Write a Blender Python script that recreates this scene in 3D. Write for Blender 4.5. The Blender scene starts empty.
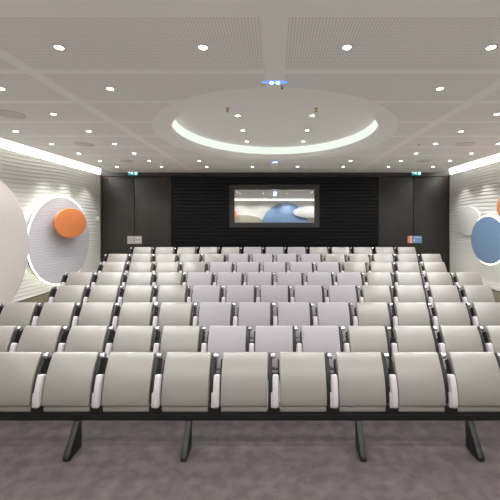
import bpy, bmesh, math, random
from mathutils import Vector, Matrix
random.seed(7)
S = bpy.context.scene
COL = S.collection
PI = math.pi
F = 330.0            # focal length in pixels of the 500 px frame
CX, CY = 275.0, 222.0  # vanishing point in the photograph
CAM_Z = 2.09
CEIL = CAM_Z + 1.26
WALL_X = 4.45        # face of the side cladding
BACK_Y = 8.45
FRONT_Y = -2.0

# ------------------------------------------------------------------ helpers
def lin(c):
    return tuple(((v/255)/12.92 if v/255 <= 0.04045 else ((v/255+0.055)/1.055)**2.4) for v in c)

def material(name, rgb, rough=0.5, spec=0.5, metal=0.0, emit=None, strength=0.0):
    m = bpy.data.materials.new(name)
    m.use_nodes = True
    b = m.node_tree.nodes['Principled BSDF']
    b.inputs['Base Color'].default_value = (*lin(rgb), 1)
    b.inputs['Roughness'].default_value = rough
    b.inputs['Specular IOR Level'].default_value = spec
    b.inputs['Metallic'].default_value = metal
    if emit:
        b.inputs['Emission Color'].default_value = (*lin(emit), 1)
        b.inputs['Emission Strength'].default_value = strength
    return m

def noise_vary(m, rgb_a, rgb_b, scale, detail=4, lo=0.35, hi=0.65, bump=0.0, bump_scale=None, coord='Object'):
    nt = m.node_tree; N = nt.nodes; L = nt.links
    b = N['Principled BSDF']
    tc = N.new('ShaderNodeTexCoord')
    no = N.new('ShaderNodeTexNoise'); no.inputs['Scale'].default_value = scale; no.inputs['Detail'].default_value = detail
    L.new(tc.outputs[coord], no.inputs['Vector'])
    r = N.new('ShaderNodeValToRGB')
    r.color_ramp.elements[0].position = lo; r.color_ramp.elements[0].color = (*lin(rgb_a), 1)
    r.color_ramp.elements[1].position = hi; r.color_ramp.elements[1].color = (*lin(rgb_b), 1)
    L.new(no.outputs['Fac'], r.inputs['Fac']); L.new(r.outputs['Color'], b.inputs['Base Color'])
    if bump:
        n2 = N.new('ShaderNodeTexNoise'); n2.inputs['Scale'].default_value = bump_scale or scale; n2.inputs['Detail'].default_value = 3
        L.new(tc.outputs[coord], n2.inputs['Vector'])
        bp = N.new('ShaderNodeBump'); bp.inputs['Strength'].default_value = bump; bp.inputs['Distance'].default_value = 0.004
        L.new(n2.outputs['Fac'], bp.inputs['Height']); L.new(bp.outputs['Normal'], b.inputs['Normal'])
    return m

def box(bm, x0, x1, y0, y1, z0, z1):
    v = [bm.verts.new((x, y, z)) for z in (z0, z1) for y in (y0, y1) for x in (x0, x1)]
    for f in ((0, 2, 3, 1), (4, 5, 7, 6), (0, 1, 5, 4), (2, 6, 7, 3), (0, 4, 6, 2), (1, 3, 7, 5)):
        bm.faces.new([v[i] for i in f])

def prism(bm, pts, a0, a1, axis='x'):
    """closed outline pts extruded between a0 and a1 along an axis; pts are the two other coordinates in order"""
    def P(a, p):
        if axis == 'x': return (a, p[0], p[1])
        if axis == 'y': return (p[0], a, p[1])
        return (p[0], p[1], a)
    A = [bm.verts.new(P(a0, p)) for p in pts]; B = [bm.verts.new(P(a1, p)) for p in pts]
    n = len(pts)
    bm.faces.new(A); bm.faces.new(B[::-1])
    for i in range(n):
        bm.faces.new([A[i], A[(i+1) % n], B[(i+1) % n], B[i]][::-1])

def ellipse(cy, cz, ry, rz, n=64):
    return [(cy + ry*math.cos(2*PI*i/n), cz + rz*math.sin(2*PI*i/n)) for i in range(n)]

def tube(bm, pts, r, n=8, closed=False):
    rings = []
    m = len(pts)
    for i, p in enumerate(pts):
        p = Vector(p)
        a = Vector(pts[(i-1) % m] if (closed or i > 0) else pts[i]); b = Vector(pts[(i+1) % m] if (closed or i < m-1) else pts[i])
        t = (b-a).normalized()
        u = t.cross(Vector((0, 0, 1)))
        if u.length < 1e-3: u = t.cross(Vector((1, 0, 0)))
        u.normalize(); w = t.cross(u)
        rings.append([bm.verts.new(p + r*(math.cos(2*PI*k/n)*u + math.sin(2*PI*k/n)*w)) for k in range(n)])
    for i in range(m if closed else m-1):
        A, B = rings[i], rings[(i+1) % m]
        for k in range(n):
            bm.faces.new([A[k], A[(k+1) % n], B[(k+1) % n], B[k]])
    if not closed:
        bm.faces.new(rings[0]); bm.faces.new(rings[-1][::-1])

def cylinder(bm, c, r, h, axis='z', n=20, r2=None):
    r2 = r if r2 is None else r2
    A, B = [], []
    for k in range(n):
        a = 2*PI*k/n
        for (R, s, lst) in ((r, 0, A), (r2, h, B)):
            u, w = R*math.cos(a), R*math.sin(a)
            d = {'x': (s, u, w), 'y': (u, s, w), 'z': (u, w, s)}[axis]
            lst.append(bm.verts.new((c[0]+d[0], c[1]+d[1], c[2]+d[2])))
    bm.faces.new(A); bm.faces.new(B)
    for k in range(n):
        bm.faces.new([A[k], A[(k+1) % n], B[(k+1) % n], B[k]])

def bevel_sharp(bm, w, seg=2, ang=50):
    bmesh.ops.recalc_face_normals(bm, faces=bm.faces[:])
    es = [e for e in bm.edges if len(e.link_faces) == 2 and e.calc_face_angle(0) > math.radians(ang)]
    bmesh.ops.bevel(bm, geom=es, offset=w, segments=seg, profile=0.5, affect='EDGES', clamp_overlap=True)

def obj(name, bm, mat, parent=None, smooth=35, mats=None, kind=None, keep=False):
    if not keep: bmesh.ops.recalc_face_normals(bm, faces=bm.faces[:])
    me = bpy.data.meshes.new(name)
    bm.to_mesh(me); bm.free()
    for m in (mats or [mat]): me.materials.append(m)
    if smooth:
        for p in me.polygons: p.use_smooth = True
        me.set_sharp_from_angle(angle=math.radians(smooth))
    o = bpy.data.objects.new(name, me); COL.objects.link(o)
    if parent: o.parent = parent
    if kind: o['kind'] = kind
    return o

def empty(name, loc=(0, 0, 0)):
    o = bpy.data.objects.new(name, None); COL.objects.link(o); o.location = loc; o.empty_display_size = 0.05
    return o

def tag(o, label, cat, group=None):
    o['label'] = label; o['category'] = cat
    if group: o['group'] = group
    return o

def copy_tree(o, parent=None):
    c = o.copy(); COL.objects.link(c)
    if parent: c.parent = parent
    for ch in list(o.children): copy_tree(ch, c)
    return c

def px_x(x, d): return (x-CX)*d/F
def px_z(y, d): return CAM_Z - (y-CY)*d/F

ORD = ['first', 'second', 'third', 'fourth', 'fifth', 'sixth', 'seventh', 'eighth', 'ninth', 'tenth', 'eleventh', 'twelfth', 'thirteenth', 'fourteenth']

# ------------------------------------------------------------------ materials
M = {}
M['leather'] = material('beige_leather', (134, 130, 124), 0.34, 1.0)
M['fabric'] = noise_vary(material('lilac_fabric', (192, 184, 188), 0.85, 0.2), (155, 151, 155), (163, 159, 163), 160, bump=0.15, bump_scale=300)
M['pad'] = material('pale_armrest', (185, 180, 182), 0.6, 0.3)
M['black'] = material('black_metal', (18, 19, 20), 0.42, 0.5)
M['steel'] = material('steel', (205, 205, 210), 0.25, 0.5, 1.0)
M['carpet'] = noise_vary(material('mauve_carpet', (112, 102, 102), 0.95, 0.1), (76, 69, 70), (94, 88, 87), 8, 15, 0.4, 0.8, bump=0.5, bump_scale=90)
M['white_wall'] = material('white_wall', (215, 211, 204), 0.7, 0.3)
M['cladding'] = material('wave_cladding', (204, 203, 199), 0.6, 0.3)
M['olive'] = material('olive_skirting', (120, 115, 98), 0.7, 0.3)
M['dark_panel'] = material('dark_brown_panel', (58, 54, 50), 0.5, 0.4)
M['dark_header'] = material('dark_brown_header', (42, 38, 36), 0.5, 0.4)
M['slat'] = material('black_slats', (6, 6, 9), 0.5, 0.22)
M['window_frame'] = material('dark_window_frame', (52, 50, 48), 0.45, 0.4)
M['booth'] = material('booth_dark', (40, 40, 42), 0.8, 0.2)
M['grey_disc'] = material('grey_disc', (186, 184, 190), 0.55, 0.35)
M['orange'] = material('orange_disc', (214, 130, 78), 0.5, 0.4)
M['blue'] = material('blue_disc', (112, 138, 168), 0.45, 0.4)
M['pink'] = material('pinkish_disc', (186, 180, 176), 0.6, 0.3)
M['white_disc'] = material('white_disc', (196, 194, 193), 0.6, 0.3)
M['olive_disc'] = material('olive_disc', (150, 148, 132), 0.6, 0.3)
M['trim_white'] = material('white_trim', (200, 196, 190), 0.5, 0.4)
M['lamp'] = material('lamp_glow', (255, 255, 255), emit=(255, 248, 244), strength=14)
M['cove'] = material('cove_glow', (255, 255, 250), emit=(255, 255, 248), strength=6.0)
M['front_cove'] = material('front_cove_glow', (255, 255, 250), emit=(255, 255, 248), strength=2.0)
M['ring'] = material('ring_glow', (110, 110, 106), emit=(246, 255, 244), strength=.55)
M['halo'] = material('halo_glow', (255, 255, 250), emit=(250, 255, 232), strength=7.0)
M['blue_lamp'] = material('blue_lamp', (60, 100, 220), emit=(110, 150, 240), strength=.75)
M['blue_spot'] = material('blue_white_spot', (200, 225, 255), emit=(190, 225, 255), strength=12)
M['projector'] = material('projector_beam', (180, 220, 255), emit=(150, 200, 255), strength=500)
M['exit'] = material('exit_green', (20, 120, 120), emit=(20, 140, 140), strength=0.6)
M['exit_white'] = material('exit_white', (240, 250, 250), emit=(230, 250, 250), strength=1.0)
M['speaker'] = noise_vary(material('speaker_grille', (206, 200, 192), 0.6, 0.3), (196, 190, 182), (216, 211, 204), 300)
M['copper'] = material('copper', (100, 62, 50), 0.35, 0.5, 0.7)
M['brass'] = material('brass', (200, 160, 80), 0.35, 0.5, 0.8)
M['grey_plate'] = material('grey_plate', (165, 160, 158), 0.4, 0.5)
M['plate_orange'] = material('plate_orange', (225, 125, 80), 0.5, 0.3)
M['plate_blue'] = material('plate_blue', (110, 140, 175), 0.5, 0.3)
M['plate_white'] = material('plate_white', (225, 225, 220), 0.5, 0.3)

# grey disc: fine ripples
def ripple(m, sy, sz):
    nt = m.node_tree; N = nt.nodes; L = nt.links
    tc = N.new('ShaderNodeTexCoord'); mp = N.new('ShaderNodeMapping'); mp.inputs['Scale'].default_value = (1, sy, sz)
    w = N.new('ShaderNodeTexWave'); w.bands_direction = 'Z'; w.inputs['Scale'].default_value = 6; w.inputs['Distortion'].default_value = 6
    w.inputs['Detail'].default_value = 1
    L.new(tc.outputs['Object'], mp.inputs['Vector']); L.new(mp.outputs[0], w.inputs['Vector'])
    bp = N.new('ShaderNodeBump'); bp.inputs['Strength'].default_value = 0.3; bp.inputs['Distance'].default_value = 0.008
    L.new(w.outputs['Fac'], bp.inputs['Height']); L.new(bp.outputs['Normal'], N['Principled BSDF'].inputs['Normal'])
ripple(M['grey_disc'], 0.6, 1.0)

# dark panels: faint vertical grain
def grain(m, a, b):
    nt = m.node_tree; N = nt.nodes; L = nt.links
    tc = N.new('ShaderNodeTexCoord'); mp = N.new('ShaderNodeMapping'); mp.inputs['Scale'].default_value = (30, 30, 0.6)
    no = N.new('ShaderNodeTexNoise'); no.inputs['Scale'].default_value = 1; no.inputs['Detail'].default_value = 3
    L.new(tc.outputs['Object'], mp.inputs['Vector']); L.new(mp.outputs[0], no.inputs['Vector'])
    r = N.new('ShaderNodeValToRGB')
    r.color_ramp.elements[0].color = (*lin(a), 1); r.color_ramp.elements[1].color = (*lin(b), 1)
    r.color_ramp.elements[0].position = .3; r.color_ramp.elements[1].position = .7
    L.new(no.outputs['Fac'], r.inputs['Fac']); L.new(r.outputs['Color'], N['Principled BSDF'].inputs['Base Color'])
grain(M['dark_panel'], (38, 36, 33), (46, 43, 41))

# perforated ceiling
DOME_C = (0.0, 4.94); DOME_R = (1.47, 1.61)
def ceiling_material():
    m = material('perforated_ceiling', (236, 235, 233), 0.7, 0.3)
    nt = m.node_tree; N = nt.nodes; L = nt.links
    b = N['Principled BSDF']
    tc = N.new('ShaderNodeTexCoord'); sp = N.new('ShaderNodeSeparateXYZ'); L.new(tc.outputs['Object'], sp.inputs[0])
    def mt(op, a, c=None, d=None):
        n = N.new('ShaderNodeMath'); n.operation = op
        for i, v in enumerate((a, c, d)):
            if v is None: continue
            if isinstance(v, (int, float)): n.inputs[i].default_value = v
            else: L.new(v, n.inputs[i])
        return n.outputs[0]
    x, y = sp.outputs[0], sp.outputs[1]
    s = 0.0212
    fx = mt('SUBTRACT', mt('FRACT', mt('DIVIDE', mt('ADD', x, 20), s)), .5)
    fy = mt('SUBTRACT', mt('FRACT', mt('DIVIDE', mt('ADD', y, 20), s)), .5)
    r = mt('SQRT', mt('ADD', mt('MULTIPLY', fx, fx), mt('MULTIPLY', fy, fy)))
    hole = mt('LESS_THAN', r, .34)
    ax = mt('ABSOLUTE', x)
    m1 = mt('GREATER_THAN', ax, .085)
    m2 = mt('GREATER_THAN', mt('ABSOLUTE', mt('SUBTRACT', ax, 2.05)), .06)
    yy = mt('MULTIPLY', mt('ABSOLUTE', mt('SUBTRACT', mt('FRACT', mt('DIVIDE', mt('ADD', y, -2.77+.3465+13.86), .693)), .5)), .693)
    m3 = mt('MAXIMUM', mt('GREATER_THAN', yy, .04), mt('LESS_THAN', y, 2.4))
    m4 = mt('GREATER_THAN', y, 2.03)
    ex = mt('DIVIDE', mt('SUBTRACT', x, DOME_C[0]), DOME_R[0]+.24); ey = mt('DIVIDE', mt('SUBTRACT', y, DOME_C[1]), DOME_R[1]+.24)
    m5 = mt('GREATER_THAN', mt('ADD', mt('MULTIPLY', ex, ex), mt('MULTIPLY', ey, ey)), 1.0)
    mask = m1
    for q in (m2, m3, m4, m5): mask = mt('MULTIPLY', mask, q)
    fac = mt('MULTIPLY', hole, mask)
    mix = N.new('ShaderNodeMix'); mix.data_type = 'RGBA'
    mix.inputs['A'].default_value = (*lin((236, 235, 233)), 1); mix.inputs['B'].default_value = (*lin((204, 200, 197)), 1)
    L.new(fac, mix.inputs['Factor']); L.new(mix.outputs['Result'], b.inputs['Base Color'])
    return m
M['ceiling'] = ceiling_material()
M['ceiling_plain'] = material('plain_ceiling', (236, 235, 233), 0.7, 0.3)

# coated booth glass
def glass_material():
    m = bpy.data.materials.new('booth_glass'); m.use_nodes = True
    nt = m.node_tree; nt.nodes.clear()
    o = nt.nodes.new('ShaderNodeOutputMaterial'); mx = nt.nodes.new('ShaderNodeMixShader')
    t = nt.nodes.new('ShaderNodeBsdfTransparent'); g = nt.nodes.new('ShaderNodeBsdfGlossy')
    g.inputs['Roughness'].default_value = 0.01; g.inputs['Color'].default_value = (.95, .97, .97, 1)
    mx.inputs[0].default_value = .8
    nt.links.new(t.outputs[0], mx.inputs[1]); nt.links.new(g.outputs[0], mx.inputs[2]); nt.links.new(mx.outputs[0], o.inputs[0])
    return m
M['glass'] = glass_material()

# ------------------------------------------------------------------ seating tribune geometry
P = 0.54              # seat pitch
ROW0 = 2.99; ROWD = 0.711
NROW = 8
def row_floor(n): return 0.0 if n == 0 else 0.028 + 0.1*(n-1)
def row_y(n): return ROW0 + ROWD*n

# ------------------------------------------------------------------ setting: floor, walls, ceiling
bm = bmesh.new(); box(bm, -4.6, 4.6, FRONT_Y-.1, BACK_Y+.1, -.1, 0); obj('floor', bm, M['carpet'], kind='structure', smooth=0)
bm = bmesh.new()
pts = [(row_y(1)-.12, 0)]
for n in range(1, NROW):
    y0 = row_y(n)-.12
    pts += [(y0, row_floor(n)), (row_y(n+1)-.12 if n < NROW-1 else BACK_Y, row_floor(n))]
pts.append((BACK_Y, 0))
prism(bm, pts, -4.40, 4.40)
obj('floor_tiers', bm, material('tier_bounce_carpet', (205, 200, 192), .9, .1), kind='structure', smooth=0)  # pale colour put in to bounce light up between the rows

bm = bmesh.new(); box(bm, -4.44, 4.44, FRONT_Y, 1.3, 0, .28)  # unseen platform added under the viewpoint to bounce light onto ceiling and seats
obj('floor_bounce_platform', bm, material('bounce_platform', (165, 158, 152), .6, .3), kind='structure', smooth=0)

def cladding(side):
    """horizontal wave relief, real geometry"""
    bm = bmesh.new()
    z0, z1 = .72, 3.285
    nz, ny = 300, 110
    y0, y1 = FRONT_Y+.02, BACK_Y-.01
    grid = []
    for i in range(nz+1):
        z = z0 + (z1-z0)*i/nz
        row = []
        for j in range(ny+1):
            y = y0 + (y1-y0)*j/ny
            ph = z/0.07 + 0.9*math.sin(y*0.75+.6*side) + 0.5*math.sin(y*1.7+z*1.1+1.3) + .55*math.sin(z*3.1+y*.35)
            f = ph % 1.0
            d = .009*(1-f)**1.6 if f < .86 else .009*((f-.86)/.14)
            d *= .75 + .45*math.sin(y*1.1+z*2.3)
            row.append(bm.verts.new((side*(WALL_X - d), y, z)))
        grid.append(row)
    for i in range(nz):
        for j in range(ny):
            bm.faces.new([grid[i][j], grid[i][j+1], grid[i+1][j+1], grid[i+1][j]])
    # top, bottom and far returns
    for row, z in ((grid[0], z0), (grid[-1], z1)):
        back = [bm.verts.new((side*4.50, v.co.y, z)) for v in row]
        for j in range(ny): bm.faces.new([row[j], row[j+1], back[j+1], back[j]])
    return bm
for side, nm in ((-1, 'left'), (1, 'right')):
    bm = bmesh.new(); a, b = sorted((side*4.50, side*4.60)); box(bm, a, b, FRONT_Y-.1, BACK_Y+.1, 0, 3.64)
    w = obj('wall_'+nm, bm, M['white_wall'], kind='structure', smooth=0)
    obj('wave_cladding', cladding(side), M['cladding'], w, smooth=60)
    bm = bmesh.new(); a, b = sorted((side*4.46, side*4.50)); box(bm, a, b, FRONT_Y, BACK_Y, 0, .70)
    obj('baseboard_'+nm, bm, M['olive'], kind='structure', smooth=0)

# front wall behind the viewpoint (seen mirrored in the booth window)
def front_cladding():
    bm = bmesh.new()
    nz, nx = 220, 80; z0, z1 = .1, 3.32
    g = []
    for i in range(nz+1):
        z = z0+(z1-z0)*i/nz; row = []
        for j in range(nx+1):
            x = -4.44+8.88*j/nx
            ph = z/.085+.9*math.sin(x*.75)+.5*math.sin(x*1.7+z)
            f = ph % 1.0
            row.append(bm.verts.new((x, FRONT_Y+.015*(1-f), z)))
        g.append(row)
    for i in range(nz):
        for j in range(nx): bm.faces.new([g[i][j], g[i][j+1], g[i+1][j+1], g[i+1][j]])
    return bm
bm = bmesh.new(); box(bm, -4.6, 4.6, FRONT_Y-.2, FRONT_Y-.05, 0, 3.64)
w = obj('wall_front', bm, M['white_wall'], kind='structure', smooth=0)
obj('wave_cladding', front_cladding(), M['cladding'], w, smooth=60)

# ceiling with an oval opening, lip and recess
CXE = 4.13   # edge of the ceiling raft, a light gap remains to the walls
def oval(rx, ry, z, angs): return [(DOME_C[0]+rx*math.cos(a), DOME_C[1]+ry*math.sin(a), z) for a in angs]
def rect_pt(a, x0, x1, y0, y1):
    dx, dy = math.cos(a)*DOME_R[0], math.sin(a)*DOME_R[1]
    t = 1e9
    if dx > 1e-9: t = min(t, (x1-DOME_C[0])/dx)
    if dx < -1e-9: t = min(t, (x0-DOME_C[0])/dx)
    if dy > 1e-9: t = min(t, (y1-DOME_C[1])/dy)
    if dy < -1e-9: t = min(t, (y0-DOME_C[1])/dy)
    return (DOME_C[0]+dx*t, DOME_C[1]+dy*t)
yf0 = FRONT_Y+.8
angs = [2*PI*i/96 for i in range(96)]
for cx_, cy_ in ((-CXE, yf0), (CXE, yf0), (-CXE, BACK_Y), (CXE, BACK_Y)):
    angs.append(math.atan2((cy_-DOME_C[1])/DOME_R[1], (cx_-DOME_C[0])/DOME_R[0]) % (2*PI))
angs = sorted(set(angs))
bm = bmesh.new()
n = len(angs)
def loop(pts): return [bm.verts.new(p) for p in pts]
inner = loop(oval(*DOME_R, CEIL, angs))
outer = loop([(*rect_pt(a, -CXE, CXE, yf0, BACK_Y), CEIL) for a in angs])
inner_t = loop(oval(*DOME_R, CEIL+.085, angs))
outer_t = loop([(*rect_pt(a, -CXE, CXE, yf0, BACK_Y), CEIL+.085) for a in angs])
def bridge(A, B):
    for i in range(n): bm.faces.new([A[i], A[(i+1) % n], B[(i+1) % n], B[i]])
bridge(inner, outer); bridge(inner, inner_t); bridge(outer, outer_t); bridge(inner_t, outer_t)
ceil = obj('ceiling', bm, M['ceiling'], kind='structure', smooth=30)
bm = bmesh.new()
box(bm, -4.6, 4.6, FRONT_Y-.1, BACK_Y+.1, 3.60, 3.68)
obj('ceiling_slab', bm, M['ceiling_plain'], ceil, smooth=0)
# plain dome ceiling, one flat oval panel
bm = bmesh.new(); prism(bm, [(p[0], p[1]) for p in oval(DOME_R[0]+.1, DOME_R[1]+.1, 0, [2*PI*i/96 for i in range(96)])], CAM_Z+1.478, CAM_Z+1.50, 'z')
obj('dome_panel', bm, M['ceiling_plain'], ceil, smooth=30)
# luminous oval band
bm = bmesh.new()
aa = [2*PI*i/128 for i in range(128)]
A = [bm.verts.new(p) for p in oval(DOME_R[0]+.005, DOME_R[1]+.005, CEIL+.087, aa)]
B = [bm.verts.new(p) for p in oval(DOME_R[0]-.02, DOME_R[1]-.02, CAM_Z+1.476, aa)]
C_ = [bm.verts.new(p) for p in oval(DOME_R[0]+.06, DOME_R[1]+.06, CAM_Z+1.476, aa)]
D_ = [bm.verts.new(p) for p in oval(DOME_R[0]+.06, DOME_R[1]+.06, CEIL+.087, aa)]
for i in range(128):
    j = (i+1) % 128
    for X_, Y_ in ((A, B), (B, C_), (C_, D_), (D_, A)): bm.faces.new([X_[i], X_[j], Y_[j], Y_[i]])
tag(obj('ring_light', bm, M['ring']), 'glowing oval light band around the recess in the perforated ceiling', 'light')
# wall coves
for side, where in ((-1, 'left'), (1, 'right')):
    t = tag(empty('cove_light', (side*4.47, 4, 3.288)), 'long bright cove light strip along the top of the %s side wall' % where, 'light', 'cove lights')
    bm = bmesh.new(); a, b = sorted((side*-.012, side*.03)); box(bm, a, b, FRONT_Y+.02-4, BACK_Y-.01-4, .012, .20)
    obj('diffuser', bm, M['cove'], t, smooth=0)
    bm = bmesh.new(); a, b = sorted((side*-.02, side*.03)); box(bm, a, b, FRONT_Y+.02-4, BACK_Y-.01-4, 0, .012)
    obj('ledge', bm, M['trim_white'], t, smooth=0)
t = tag(empty('cove_light', (0, FRONT_Y-.02, 3.32)), 'bright cove light strip mirrored across the top of the booth window', 'light', 'cove lights')
bm = bmesh.new(); box(bm, -4.4, 4.4, -.03, .01, 0.012, .26); obj('diffuser', bm, M['front_cove'], t, smooth=0)

# ------------------------------------------------------------------ back wall
bm = bmesh.new()
X0, X1 = px_x(171.5, BACK_Y), px_x(378, BACK_Y)
WX0, WX1, WZ0, WZ1 = px_x(234.5, BACK_Y), px_x(314.3, BACK_Y), px_z(222.6, BACK_Y), px_z(189.6, BACK_Y)
# backing with window opening
for (a, b, c, d) in ((-4.6, WX0-.05, 0, 3.64), (WX1+.05, 4.6, 0, 3.64), (WX0-.05, WX1+.05, 0, WZ0-.05), (WX0-.05, WX1+.05, WZ1+.05, 3.64)):
    box(bm, a, b, BACK_Y+.03, BACK_Y+.15, c, d)
wb = obj('wall_back', bm, M['dark_header'], kind='structure', smooth=0)
bm = bmesh.new()
def slats(bm, xa, xb, za, zb):
    pitch = .088
    k0 = int(za/pitch)
    z = k0*pitch
    while z < zb:
        a, b = max(z, za), min(z+pitch*.72, zb)
        if b-a > .01:
            box(bm, xa, xb, BACK_Y-.03, BACK_Y+.03, a, b)
        z += pitch
slats(bm, X0, WX0-.12, .5, px_z(177.5, BACK_Y)); slats(bm, WX1+.12, X1, .5, px_z(177.5, BACK_Y))
slats(bm, WX0-.12, WX1+.12, .5, WZ0-.12); slats(bm, WX0-.12, WX1+.12, WZ1+.12, px_z(177.5, BACK_Y))
obj('slat_panel', bm, M['slat'], wb, smooth=0)
bm = bmesh.new(); box(bm, X0, X1, BACK_Y+.02, BACK_Y+.034, .5, px_z(177.5, BACK_Y))
# (thin black backing seen between the slats, broken by the window)
bm.free(); bm = bmesh.new()
zt = px_z(177.5, BACK_Y)
for (a, b, c, d) in ((X0, WX0-.05, .5, zt), (WX1+.05, X1, .5, zt), (WX0-.05, WX1+.05, .5, WZ0-.05), (WX0-.05, WX1+.05, WZ1+.05, zt)):
    box(bm, a, b, BACK_Y+.018, BACK_Y+.03, c, d)
obj('slat_backing', bm, M['slat'], wb, smooth=0)
# header and frames
HZ = px_z(176.8, BACK_Y)
bm = bmesh.new(); box(bm, -4.48, 4.48, BACK_Y-.05, BACK_Y+.03, HZ, CEIL+.02); bevel_sharp(bm, .004, 1); obj('trim_1', bm, M['dark_header'], kind='structure', smooth=0)
k = 2
for xa, xb in ((100, 103), (170.2, 171.6), (378, 379.6), (447.6, 450)):
    bm = bmesh.new(); box(bm, px_x(xa, BACK_Y), px_x(xb, BACK_Y), BACK_Y-.045, BACK_Y+.03, .4, HZ); bevel_sharp(bm, .004, 1)
    obj('trim_%d' % k, bm, M['dark_header'], kind='structure', smooth=0); k += 1

# door leaves with sign plates across each seam
def plate(parent, x0, x1, cells, z0, z1, y):
    """cells: list of (fraction from, fraction to, material)"""
    bm = bmesh.new(); box(bm, x0, x1, y-.008, y, z0, z1); bevel_sharp(bm, .002, 1)
    pl = obj('sign_plate', bm, M[cells[0]], parent, smooth=0)
    for (a, b, c, d, m) in cells[1]:
        bm = bmesh.new(); box(bm, x0+(x1-x0)*a, x0+(x1-x0)*b, y-.010, y-.008, z0+(z1-z0)*c, z0+(z1-z0)*d)
        obj('printed_field', bm, M[m], pl, smooth=0)
LEAFS = ((103.2, 134.8), (135.2, 170.0), (379.8, 412.8), (413.2, 447.4))
for i, (xa, xb) in enumerate(LEAFS):
    xa_, xb_ = px_x(xa, BACK_Y), px_x(xb, BACK_Y)
    bm = bmesh.new(); box(bm, xa_, xb_, BACK_Y-.03, BACK_Y+.03, .55, HZ-.01); bevel_sharp(bm, .006, 2)
    d = obj('door_%d' % (i+1), bm, M['dark_panel'], kind='structure', smooth=30)
    fx = px_x((106, 164.4, 384.6, 444)[i], BACK_Y); fz = px_z(178.6, BACK_Y)
    bm = bmesh.new(); cylinder(bm, (0, 0, 0), 1, .03, 'y', 16)
    for v in bm.verts: v.co.x *= .065; v.co.z *= .016; v.co += Vector((fx, BACK_Y-.06, fz))
    obj('copper_fitting', bm, M['copper'], d)
    if i == 0: plate(d, px_x(128, BACK_Y), px_x(134.9, BACK_Y), ('grey_plate', []), px_z(243.8, BACK_Y), px_z(236, BACK_Y), BACK_Y-.03)
    if i == 1: plate(d, px_x(135.1, BACK_Y), px_x(142.2, BACK_Y), ('grey_plate', [(.1, .9, .72, .8, 'plate_white'), (.1, .8, .25, .32, 'plate_white')]), px_z(243.8, BACK_Y), px_z(236, BACK_Y), BACK_Y-.03)
    if i == 2: plate(d, px_x(407, BACK_Y), px_x(412.9, BACK_Y), ('plate_blue', [(0, .5, 0, 1, 'plate_orange'), (.5, .62, 0, 1, 'plate_white')]), px_z(243, BACK_Y), px_z(235.8, BACK_Y), BACK_Y-.03)
    if i == 3: plate(d, px_x(413.1, BACK_Y), px_x(421.2, BACK_Y), ('plate_blue', [(.12, .9, .75, .83, 'plate_white'), (0, .12, .25, .5, 'plate_white')]), px_z(243, BACK_Y), px_z(235.8, BACK_Y), BACK_Y-.03)

# booth window
win = empty('window_1', ((WX0+WX1)/2, BACK_Y, (WZ0+WZ1)/2)); win['kind'] = 'structure'
hw, hh = (WX1-WX0)/2, (WZ1-WZ0)/2
bm = bmesh.new()
fw = .125
box(bm, -hw-fw, -hw, -.05, .12, -hh-fw, hh+fw); box(bm, hw, hw+fw, -.05, .12, -hh-fw, hh+fw)
box(bm, -hw, hw, -.05, .12, hh, hh+fw); box(bm, -hw, hw, -.05, .12, -hh-fw, -hh)
obj('window_frame', bm, M['window_frame'], win, smooth=0)
bm = bmesh.new(); box(bm, -hw-.005, hw+.005, 0.0, .006, -hh-.005, hh+.005); obj('pane', bm, M['glass'], win, smooth=0)
bm = bmesh.new()
bx0, bx1, by0, by1, bz0, bz1 = -1.8, 1.8, BACK_Y+.15, BACK_Y+1.8, 1.5, 3.3
box(bm, bx0, bx1, by1, by1+.05, bz0, bz1); box(bm, bx0-.05, bx0, by0, by1, bz0, bz1); box(bm, bx1, bx1+.05, by0, by1, bz0, bz1)
box(bm, bx0, bx1, by0, by1, bz0-.05, bz0); box(bm, bx0, bx1, by0, by1, bz1, bz1+.05)
obj('wall_booth', bm, M['booth'], kind='structure', smooth=0)
# projector behind the pane
pd = BACK_Y+.35
t = tag(empty('projector', (px_x(275, pd), pd, px_z(194, pd))), 'projector with glowing blue lens behind the booth window', 'projector')
bm = bmesh.new(); box(bm, -.2, .2, .06, .46, -.09, .1); bevel_sharp(bm, .02, 3); obj('body', bm, M['booth'], t)
bm = bmesh.new(); cylinder(bm, (0, 0, 0), .05, .07, 'y', 24); obj('lens_barrel', bm, M['black'], t)
bm = bmesh.new(); cylinder(bm, (0, -.006, 0), .045, .006, 'y', 24); obj('lens', bm, M['projector'], t)
bm = bmesh.new(); box(bm, -.02, .02, .24, .28, .1, 3.3-px_z(194, pd)); obj('ceiling_mount', bm, M['black'], t)

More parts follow.
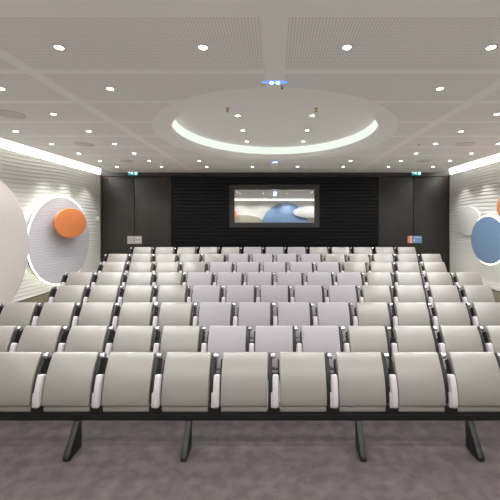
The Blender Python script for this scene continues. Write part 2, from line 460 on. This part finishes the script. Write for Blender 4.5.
# exit signs hung under the ceiling edge
for cxp, where in ((133.2, 'left'), (416.3, 'right')):
    d_ = BACK_Y-.09
    t = tag(empty('exit_sign', (px_x(cxp, d_), d_, px_z(172.6, d_))), 'small green lit exit sign with running figure above the %s dark doors' % where, 'sign', 'exit signs')
    w_, h_ = .12, .062
    bm = bmesh.new(); box(bm, -w_, w_, -.015, .015, -h_, h_); bevel_sharp(bm, .004, 1); obj('panel', bm, M['exit'], t, smooth=0)
    bm = bmesh.new(); box(bm, -.03, .03, -.01, .01, h_, CEIL-px_z(172.6, d_)+.01); obj('bracket', bm, M['black'], t, smooth=0)
    bm = bmesh.new()   # running figure
    def bar(x0, z0, x1, z1, r): tube(bm, [(x0, -.017, z0), (x1, -.017, z1)], r, 6)
    cylinder(bm, (-.012, -.019, .037), .011, .004, 'y', 12)
    bar(-.015, .024, -.028, -.008, .009); bar(-.028, -.008, -.008, -.022, .007); bar(-.008, -.022, -.014, -.046, .006)
    bar(-.028, -.008, -.046, -.024, .007); bar(-.046, -.024, -.066, -.022, .006); bar(-.015, .02, .008, .006, .005); bar(-.015, .02, -.044, .012, .005)
    obj('running_figure', bm, M['exit_white'], t)
    bm = bmesh.new()   # arrow
    bar(-.108, 0, -.076, 0, .006); bar(-.108, 0, -.094, .014, .006); bar(-.108, 0, -.094, -.014, .006)
    obj('arrow', bm, M['exit_white'], t)
    bm = bmesh.new(); box(bm, .05, .1, -.018, -.015, -.05, .05); obj('doorway', bm, M['exit_white'], t, smooth=0)

# switch on the left wall by the doors
d_ = 8.28
t = tag(empty('wall_switch', (-WALL_X+.012, d_, px_z(219, d_))), 'small white switch plate on the left wall beside the dark doors', 'switch')
bm = bmesh.new(); box(bm, -.03, .022, -.045, .045, -.06, .06); bevel_sharp(bm, .006, 2); obj('plate', bm, M['trim_white'], t)
bm = bmesh.new(); box(bm, .022, .03, -.018, .018, -.03, .03); obj('rocker', bm, M['plate_white'], t, smooth=0)

# ------------------------------------------------------------------ wall discs
def wall_disc(side, yc, zc, ry, rz, xf, thick, mat, label, name='wall_disc', halo=False, rim=.012, to=None):
    """oval disc standing off a side wall, face at |x| = xf"""
    t = tag(empty(name, (side*WALL_X, yc, zc)), label, 'wall art', 'oval discs on the side walls')
    bm = bmesh.new()
    f = xf-WALL_X
    prism(bm, ellipse(0, 0, ry, rz, 96), side*f, side*(f+thick)); bevel_sharp(bm, rim, 4, 60)
    obj('face', bm, M[mat], t, smooth=50)
    bm = bmesh.new(); end = 0.0 if to is None else to-WALL_X
    prism(bm, ellipse(0, 0, ry*.45, rz*.45, 32), side*(f+thick), side*(end+.02 if to is None else end)); obj('standoff', bm, M['trim_white'], t)
    if halo:
        bm = bmesh.new()
        q = f+thick
        tube(bm, [(side*(f+.022), (ry+.006)*math.cos(a), (rz+.006)*math.sin(a)) for a in [2*PI*i/96 for i in range(96)]], .006 if side > 0 else .009, 6, True)
        obj('halo_light', bm, M['halo'], t)
    return t
def disc_px(side, xl, xr, yt, yb, xf, thick, *a, **k):
    d0 = xf*F/abs(xl-CX); d1 = xf*F/abs(xr-CX); dc = (d0+d1)/2
    zt, zb = px_z(yt, dc), px_z(yb, dc)
    return wall_disc(side, dc, (zt+zb)/2, abs(d1-d0)/2, (zt-zb)/2, xf, thick, *a, **k)
disc_px(-1, 28.3, 89.5, 197.0, 283.5, 4.33, .04, 'grey_disc', 'large pale grey disc with glowing rim on the left wall', halo=True)
disc_px(-1, 55.0, 86.4, 208.2, 238, 4.17, .05, 'orange', 'orange oval disc in front of the large grey one on the left wall', to=4.33)
wall_disc(-1, 4.45, 1.70, 1.25, 1.24, 4.22, .14, 'pink', 'big pinkish beige disc cut by the left edge of the photo', rim=.06)
disc_px(1, 455.3, 480, 206.6, 235.5, 4.40, .05, 'white_disc', 'white oval disc on the right wall left of the blue disc', rim=.008)
disc_px(1, 470.8, 506, 216, 264, 4.31, .04, 'blue', 'blue oval disc with glowing rim on the right wall', halo=True)
disc_px(1, 496.3, 534, 190, 223, 4.2, .05, 'orange', 'orange disc above the blue disc at the right edge of the photo')

# discs on the front wall, seen only as reflections in the booth window
def front_disc(xc, zc, rx, rz, mat, label, off=.1):
    t = tag(empty('wall_disc', (xc, FRONT_Y, zc)), label, 'wall art', 'oval discs on the front wall')
    bm = bmesh.new(); prism(bm, ellipse(0, 0, rx, rz, 80), off-.04, off, 'y'); bevel_sharp(bm, .01, 2, 60); obj('face', bm, M[mat], t, smooth=50)
    bm = bmesh.new(); prism(bm, ellipse(0, 0, rx*.4, rz*.4, 24), 0, off-.04, 'y'); obj('standoff', bm, M['trim_white'], t)
VD = 2*BACK_Y - FRONT_Y
def fx(x): return (x-CX)*VD/F
def fz(y): return CAM_Z - (y-CY)*VD/F
front_disc(fx(285), fz(226), fx(308)-fx(285), fz(203)-fz(226), 'blue', 'blue oval disc mirrored in the booth window', .1)
front_disc(fx(310), fz(212.3), fx(310)-fx(293), fz(206.6)-fz(212.3), 'white_disc', 'white oval disc mirrored at the right of the booth window', .2)
front_disc(fx(243), fz(232), fx(272)-fx(243), fz(215)-fz(232), 'olive_disc', 'olive grey oval disc mirrored low in the booth window', .05)
front_disc(fx(230), fz(214.5), fx(237)-fx(230), fz(208.5)-fz(214.5), 'orange', 'orange disc mirrored at the left edge of the booth window', .16)

# ------------------------------------------------------------------ seats
PROFILE = [(0.004, .432), (0.0, .455), (.004, .50), (.014, .55), (.030, .60), (.050, .645), (.074, .69), (.102, .732), (.132, .772), (.162, .806), (.192, .834), (.212, .848)]
PROFILE = [(a*.80, .41+(b-.432)*1.058) for a, b in PROFILE]
def offset_curve(pts, d):
    out = []
    for i, p in enumerate(pts):
        a = pts[max(i-1, 0)]; b = pts[min(i+1, len(pts)-1)]
        t = Vector((b[0]-a[0], b[1]-a[1])).normalized()
        out.append((p[0]+t.y*d, p[1]-t.x*d))
    return out
def strip(bm, lo, hi, d0, d1, x0, x1):
    """slab following the seat curve between arc indices, from offset d0 to d1"""
    pts = PROFILE[lo:hi+1]
    prism(bm, offset_curve(pts, d0) + offset_curve(pts, d1)[::-1], x0, x1)

HALF = .215
GAP = P-2*HALF
def make_seat(lilac):
    root = empty('auditorium_seat')
    m = M['fabric'] if lilac else M['leather']
    bm = bmesh.new(); strip(bm, 0, 11, 0, .055, -HALF, HALF); bevel_sharp(bm, .013, 3, 45); obj('backrest', bm, m, root, smooth=40)
    bm = bmesh.new(); prism(bm, [(.022, .352), (.014, .376), (.022, .402), (.20, .43), (.215, .41), (.20, .352)], -HALF+.004, HALF-.004); bevel_sharp(bm, .006, 2, 30)
    obj('seat_pan', bm, m, root, smooth=40)
    gl = -HALF-GAP
    # mechanism in the gap on the seat's left
    bm = bmesh.new()
    strip(bm, 1, 11, .02, .16, gl+.004, gl+.040)
    for q in (3, 5, 7):
        c = offset_curve(PROFILE, .02)[q]; cylinder(bm, (gl+.04, c[0]+.03, c[1]), .008, .008, 'x', 8)
    strip(bm, 1, 9, .035, .11, gl+GAP-.018, gl+GAP-.004)
    bevel_sharp(bm, .004, 1, 60)
    br = obj('bracket', bm, M['black'], root, smooth=35)
    c = offset_curve(PROFILE, .026)[10]
    bm = bmesh.new(); cylinder(bm, (gl+.024, c[0]-.015, c[1]-.004), .027, .046, 'x', 16); bevel_sharp(bm, .006, 2); obj('pivot_knob', bm, M['steel'], br)
    bm = bmesh.new()
    strip(bm, 0, 6, -.026, .05, gl+.044, gl+GAP-.010); bevel_sharp(bm, .018, 3, 50)
    strip(bm, 0, 3, -.01, .045, gl+.030, gl+.06)
    obj('armrest', bm, M['pad'], root, smooth=40)
    bm = bmesh.new(); box(bm, gl, gl+GAP, .018, .12, .337, .405); bevel_sharp(bm, .006, 2); obj('mounting_block', bm, M['black'], root, smooth=30)
    return root
protos = {False: make_seat(False), True: make_seat(True)}
used = {False: False, True: False}
ROWNAME = ['front row', 'second row', 'third row', 'fourth row', 'fifth row', 'sixth row', 'seventh row', 'back row']
NL = [0, 3, 4, 5, 6, 5, 4, 3]
X_SHIFT = -.012
for n in range(NROW):
    cnt = 14 if n % 2 == 0 else 13
    us = [k-(cnt-1)/2 for k in range(cnt)]
    d = row_y(n)+.08
    def span(u): return (CX + ((u-.42)*P+X_SHIFT)*F/d, CX + ((u+.42)*P+X_SHIFT)*F/d)
    vis = [u for u in us if span(u)[1] > 2 and span(u)[0] < 498]
    cutl = span(vis[0])[0] < 0 or vis[0] != us[0]
    cutr = span(vis[-1])[1] > 500 or vis[-1] != us[-1]
    for u in us:
        if u not in vis and not (vis[0]-1.1 <= u <= vis[-1]+1.1): continue     # far outside the frame
        lil = abs(u) < NL[n]/2 and NL[n] > 0
        if not used[lil]: o = protos[lil]; used[lil] = True
        else: o = copy_tree(protos[lil])
        o.location = (u*P+X_SHIFT, row_y(n), row_floor(n))
        col = 'lilac grey' if lil else 'beige'
        if u in vis:
            i = vis.index(u); r = len(vis)-1-i
            if i == r: pos = 'the exact middle seat'
            elif i < r: pos = ('leftmost' if i == 0 else '%s from the left' % ORD[i])
            else: pos = ('rightmost' if r == 0 else '%s from the right' % ORD[r])
            o['label'] = '%s folded auditorium seat, %s in the %s' % (col, pos, ROWNAME[n])
        else:
            o['label'] = '%s folded auditorium seat just past the photo\'s %s edge in the %s' % (col, 'left' if u < 0 else 'right', ROWNAME[n])
        o['category'] = 'seat'; o['group'] = 'auditorium seats in eight rows'

# beams with fin legs that carry the rows
def make_beam(n, cnt, legs, first):
    w = cnt*P/2
    t = empty('seat_beam', (X_SHIFT, row_y(n), row_floor(n)))
    tag(t, 'long black metal beam on slanted legs under the %s of seats' % ROWNAME[n], 'beam', 'beams under the seat rows')
    bm = bmesh.new(); box(bm, -w-.05, w, .03, .11, .268, .338); bevel_sharp(bm, .008, 2); obj('beam', bm, M['black'], t, smooth=30)
    for x in legs:
        bm = bmesh.new()
        foot = -.125 if n == 0 else -.02
        prof = [(.045, .273), (foot, .035), (foot, .012), (foot+.02, 0), (.08, 0), (.09, .273)]
        prism(bm, prof, x-.027, x+.027); bevel_sharp(bm, .008, 2, 25)
        # pan carrier on top
        obj('leg', bm, M['black'], t, smooth=30)
    return t
make_beam(0, 14, (-3.4, -2.82, -1.81, -.785, .785, 1.81, 2.82, 3.4), True)
for n in range(1, NROW):
    make_beam(n, 14 if n % 2 == 0 else 13, (-3.2, -1.6, 0, 1.6, 3.2), False)

# ------------------------------------------------------------------ ceiling fittings
def make_downlight():
    t = empty('downlight')
    bm = bmesh.new()
    A = [[bm.verts.new((r*math.cos(2*PI*k/24), r*math.sin(2*PI*k/24), z)) for k in range(24)] for r, z in ((.042, 0), (.042, -.005), (.030, -.005), (.028, 0.0))]
    for q in range(3):
        for k_ in range(24): bm.faces.new([A[q][k_], A[q][(k_+1) % 24], A[q+1][(k_+1) % 24], A[q+1][k_]])
    obj('trim_ring', bm, M['trim_white'], t)
    bm = bmesh.new(); cylinder(bm, (0, 0, -.004), .029, .003, 'z', 24); obj('lens', bm, M['lamp'], t)
    return t
proto_dl = make_downlight()
DL = []
A0, DA = 2.376, .735
C1, C2, C3, C4 = .518, 1.555, 2.585, 3.6
layout = [  # depth row, columns
    (0, [-C4, -C3, -C2, -C1, C1, C2, C3, C4]),
    (1, [-C4, -C3, -C2, C2, C3, C4]), (2, [-C4, -C3, C3, C4]), (3, [-C4, -C3, C3, C4]),
    (4, [-C4, -C3, C3, C4]), (5, [-C4, -C3, C3, C4]), (6, [-C4, -C3, -C2, C2, C3, C4]), (7, [-C4, -C3, -C2, -C1, C1, C2, C3, C4])]
SPOT_W = 26.0
def spot(x, y, z, w=SPOT_W, ang=120, blend=.6, color=(1, .99, .985)):
    l = bpy.data.lights.new('downlight_spot', 'SPOT'); l.energy = w; l.spot_size = math.radians(ang); l.spot_blend = blend
    l.color = color; l.shadow_soft_size = .035
    o = bpy.data.objects.new('downlight_spot', l); COL.objects.link(o); o.location = (x, y, z-.02)
    return o
firstdl = [True]
def place_dl(x, y, z, label, **k):
    o = proto_dl if firstdl[0] else copy_tree(proto_dl)
    firstdl[0] = False
    o.location = (x, y, z); tag(o, label, 'light', 'recessed ceiling downlights')
    spot(x, y, z, w=SPOT_W*(1.0 if y < 3.4 else 1.3 if y < 6 else .95), **k)
for r, cols in layout:
    y = A0+DA*r
    vis = [x for x in cols if 0 <= CX+x*F/y <= 500]
    for x in cols:
        if x in vis:
            i = vis.index(x)
            pos = 'leftmost' if i == 0 else ('rightmost' if i == len(vis)-1 else '%s from the left' % ORD[i])
            place_dl(x, y, CEIL, 'recessed ceiling downlight, %s in the %s lamp row from the front' % (pos, ORD[r]))
        else:
            spot(x, y, CEIL)
for r, nm in ((3, 'nearest'), (4, 'middle'), (5, 'farthest')):
    for sx, side in ((-1, 'left'), (1, 'right')):
        place_dl(sx*C1, A0+DA*r, CAM_Z+1.478, 'round downlight inside the oval ceiling recess, %s of its %s three' % (nm, side))
# unseen lamps added on the same grid to brighten ceiling and seats
for r in (-1,):
    for x in (-C3, -C2, -C1, C1, C2, C3): spot(x, A0+DA*r, CEIL, SPOT_W*1.0)
for x in (-3.2, -1.9, -.7, .7, 1.9, 3.2): spot(x, FRONT_Y+.75, CEIL, SPOT_W*1.7, 150)  # unseen lamps added to brighten the mirrored front wall

# wall washers tucked into the light gap beside the side walls
for sx, ys in ((-1, (6.35, 6.95, 7.72)), (1, (6.15, 6.93, 7.70))):
    for y in ys: spot(sx*4.15, y, CEIL+.03, 20, 64, .3)
# blue twin spotlights
for d_, yy, sc, lab in ((2.97, 82, 1.0, 'blue glowing twin spotlight in the ceiling nearest the front'), (6.93, 162, .95, 'blue twin spotlight in the ceiling beyond the oval recess')):
    t = tag(empty('twin_spotlight', (X_SHIFT+.01, d_, CEIL)), lab, 'light', 'blue twin spotlights')
    bm = bmesh.new(); prism(bm, ellipse(0, 0, .118*sc, .035*sc, 32), -.006, 0, 'z'); obj('housing', bm, M['blue_lamp'], t)
    for sx in (-.028, .028):
        bm = bmesh.new(); cylinder(bm, (sx*sc, 0, -.010), .016*sc, .005, 'z', 16); obj('lamp', bm, M['blue_spot'], t)

# ceiling loudspeakers
for x, y, where in ((-3.08, 3.85, 'nearest on the left'), (-3.07, 5.33, 'second on the left'), (-3.06, 6.79, 'farthest on the left'), (3.07, 5.33, 'nearer one on the right'), (3.06, 6.79, 'farther one on the right')):
    t = tag(empty('ceiling_speaker', (x, y, CEIL)), 'round flush loudspeaker grille in the ceiling, %s' % where, 'speaker', 'flush ceiling loudspeakers')
    bm = bmesh.new(); cylinder(bm, (0, 0, -.006), .128, .006, 'z', 32); obj('grille', bm, M['speaker'], t)
    bm = bmesh.new(); tube(bm, [(.136*math.cos(2*PI*i/40), .136*math.sin(2*PI*i/40), -.003) for i in range(40)], .008, 6, True); obj('rim', bm, M['trim_white'], t)

# sprinkler heads
for x, y, z, lab in ((px_x(227.5, 4.28), 4.28, CAM_Z+1.478, 'brass sprinkler head in the oval recess, left one'), (px_x(316, 4.28), 4.28, CAM_Z+1.478, 'brass sprinkler head in the oval recess, right one'),
                     (px_x(282, 3.06), 3.06, CEIL, 'small sprinkler head beside the nearest blue spotlight'),
                     (-2.3, 6.79, CEIL, 'small sprinkler head in the ceiling near the left dark doors'), (2.32, 6.7, CEIL, 'small sprinkler head in the ceiling near the right dark doors'), (2.33, 5.33, CEIL, 'small sprinkler head in the ceiling right of the oval recess')):
    t = tag(empty('sprinkler_head', (x, y, z)), lab, 'sprinkler', 'ceiling sprinklers')
    br = 'brass' if 'brass' in lab else 'copper'
    if br == 'copper': t.scale = (.6, .6, .5)
    bm = bmesh.new(); cylinder(bm, (0, 0, -.006), .03, .006, 'z', 16); obj('escutcheon', bm, M['trim_white'], t)
    bm = bmesh.new(); cylinder(bm, (0, 0, -.03), .008, .026, 'z', 10); tube(bm, [(-.014, 0, -.045), (-.008, 0, -.02)], .003, 6); tube(bm, [(.014, 0, -.045), (.008, 0, -.02)], .003, 6); obj('frame', bm, M[br], t)
    bm = bmesh.new(); cylinder(bm, (0, 0, -.05), .02, .004, 'z', 14); obj('deflector', bm, M[br], t)

# ------------------------------------------------------------------ world, camera, colour
w = bpy.data.worlds.new('World'); S.world = w; w.use_nodes = True
w.node_tree.nodes['Background'].inputs[0].default_value = (.02, .02, .022, 1)
cam = bpy.data.cameras.new('Camera'); co = bpy.data.objects.new('Camera', cam); COL.objects.link(co)
co.location = (0, 0, CAM_Z); co.rotation_euler = (PI/2, 0, 0)
cam.sensor_fit = 'HORIZONTAL'; cam.sensor_width = 36; cam.lens = F/500*36
cam.shift_x = -.05; cam.shift_y = -.056
cam.clip_start = .05
S.camera = co
S.view_settings.view_transform = 'Standard'; S.view_settings.look = 'None'
S.view_settings.gamma = 1; S.view_settings.use_curve_mapping = False
S.view_settings.exposure = 0.7
try:
    S.cycles.use_denoising = True
    S.cycles.max_bounces = 8; S.cycles.diffuse_bounces = 5
    S.cycles.sample_clamp_indirect = 4
except Exception: pass
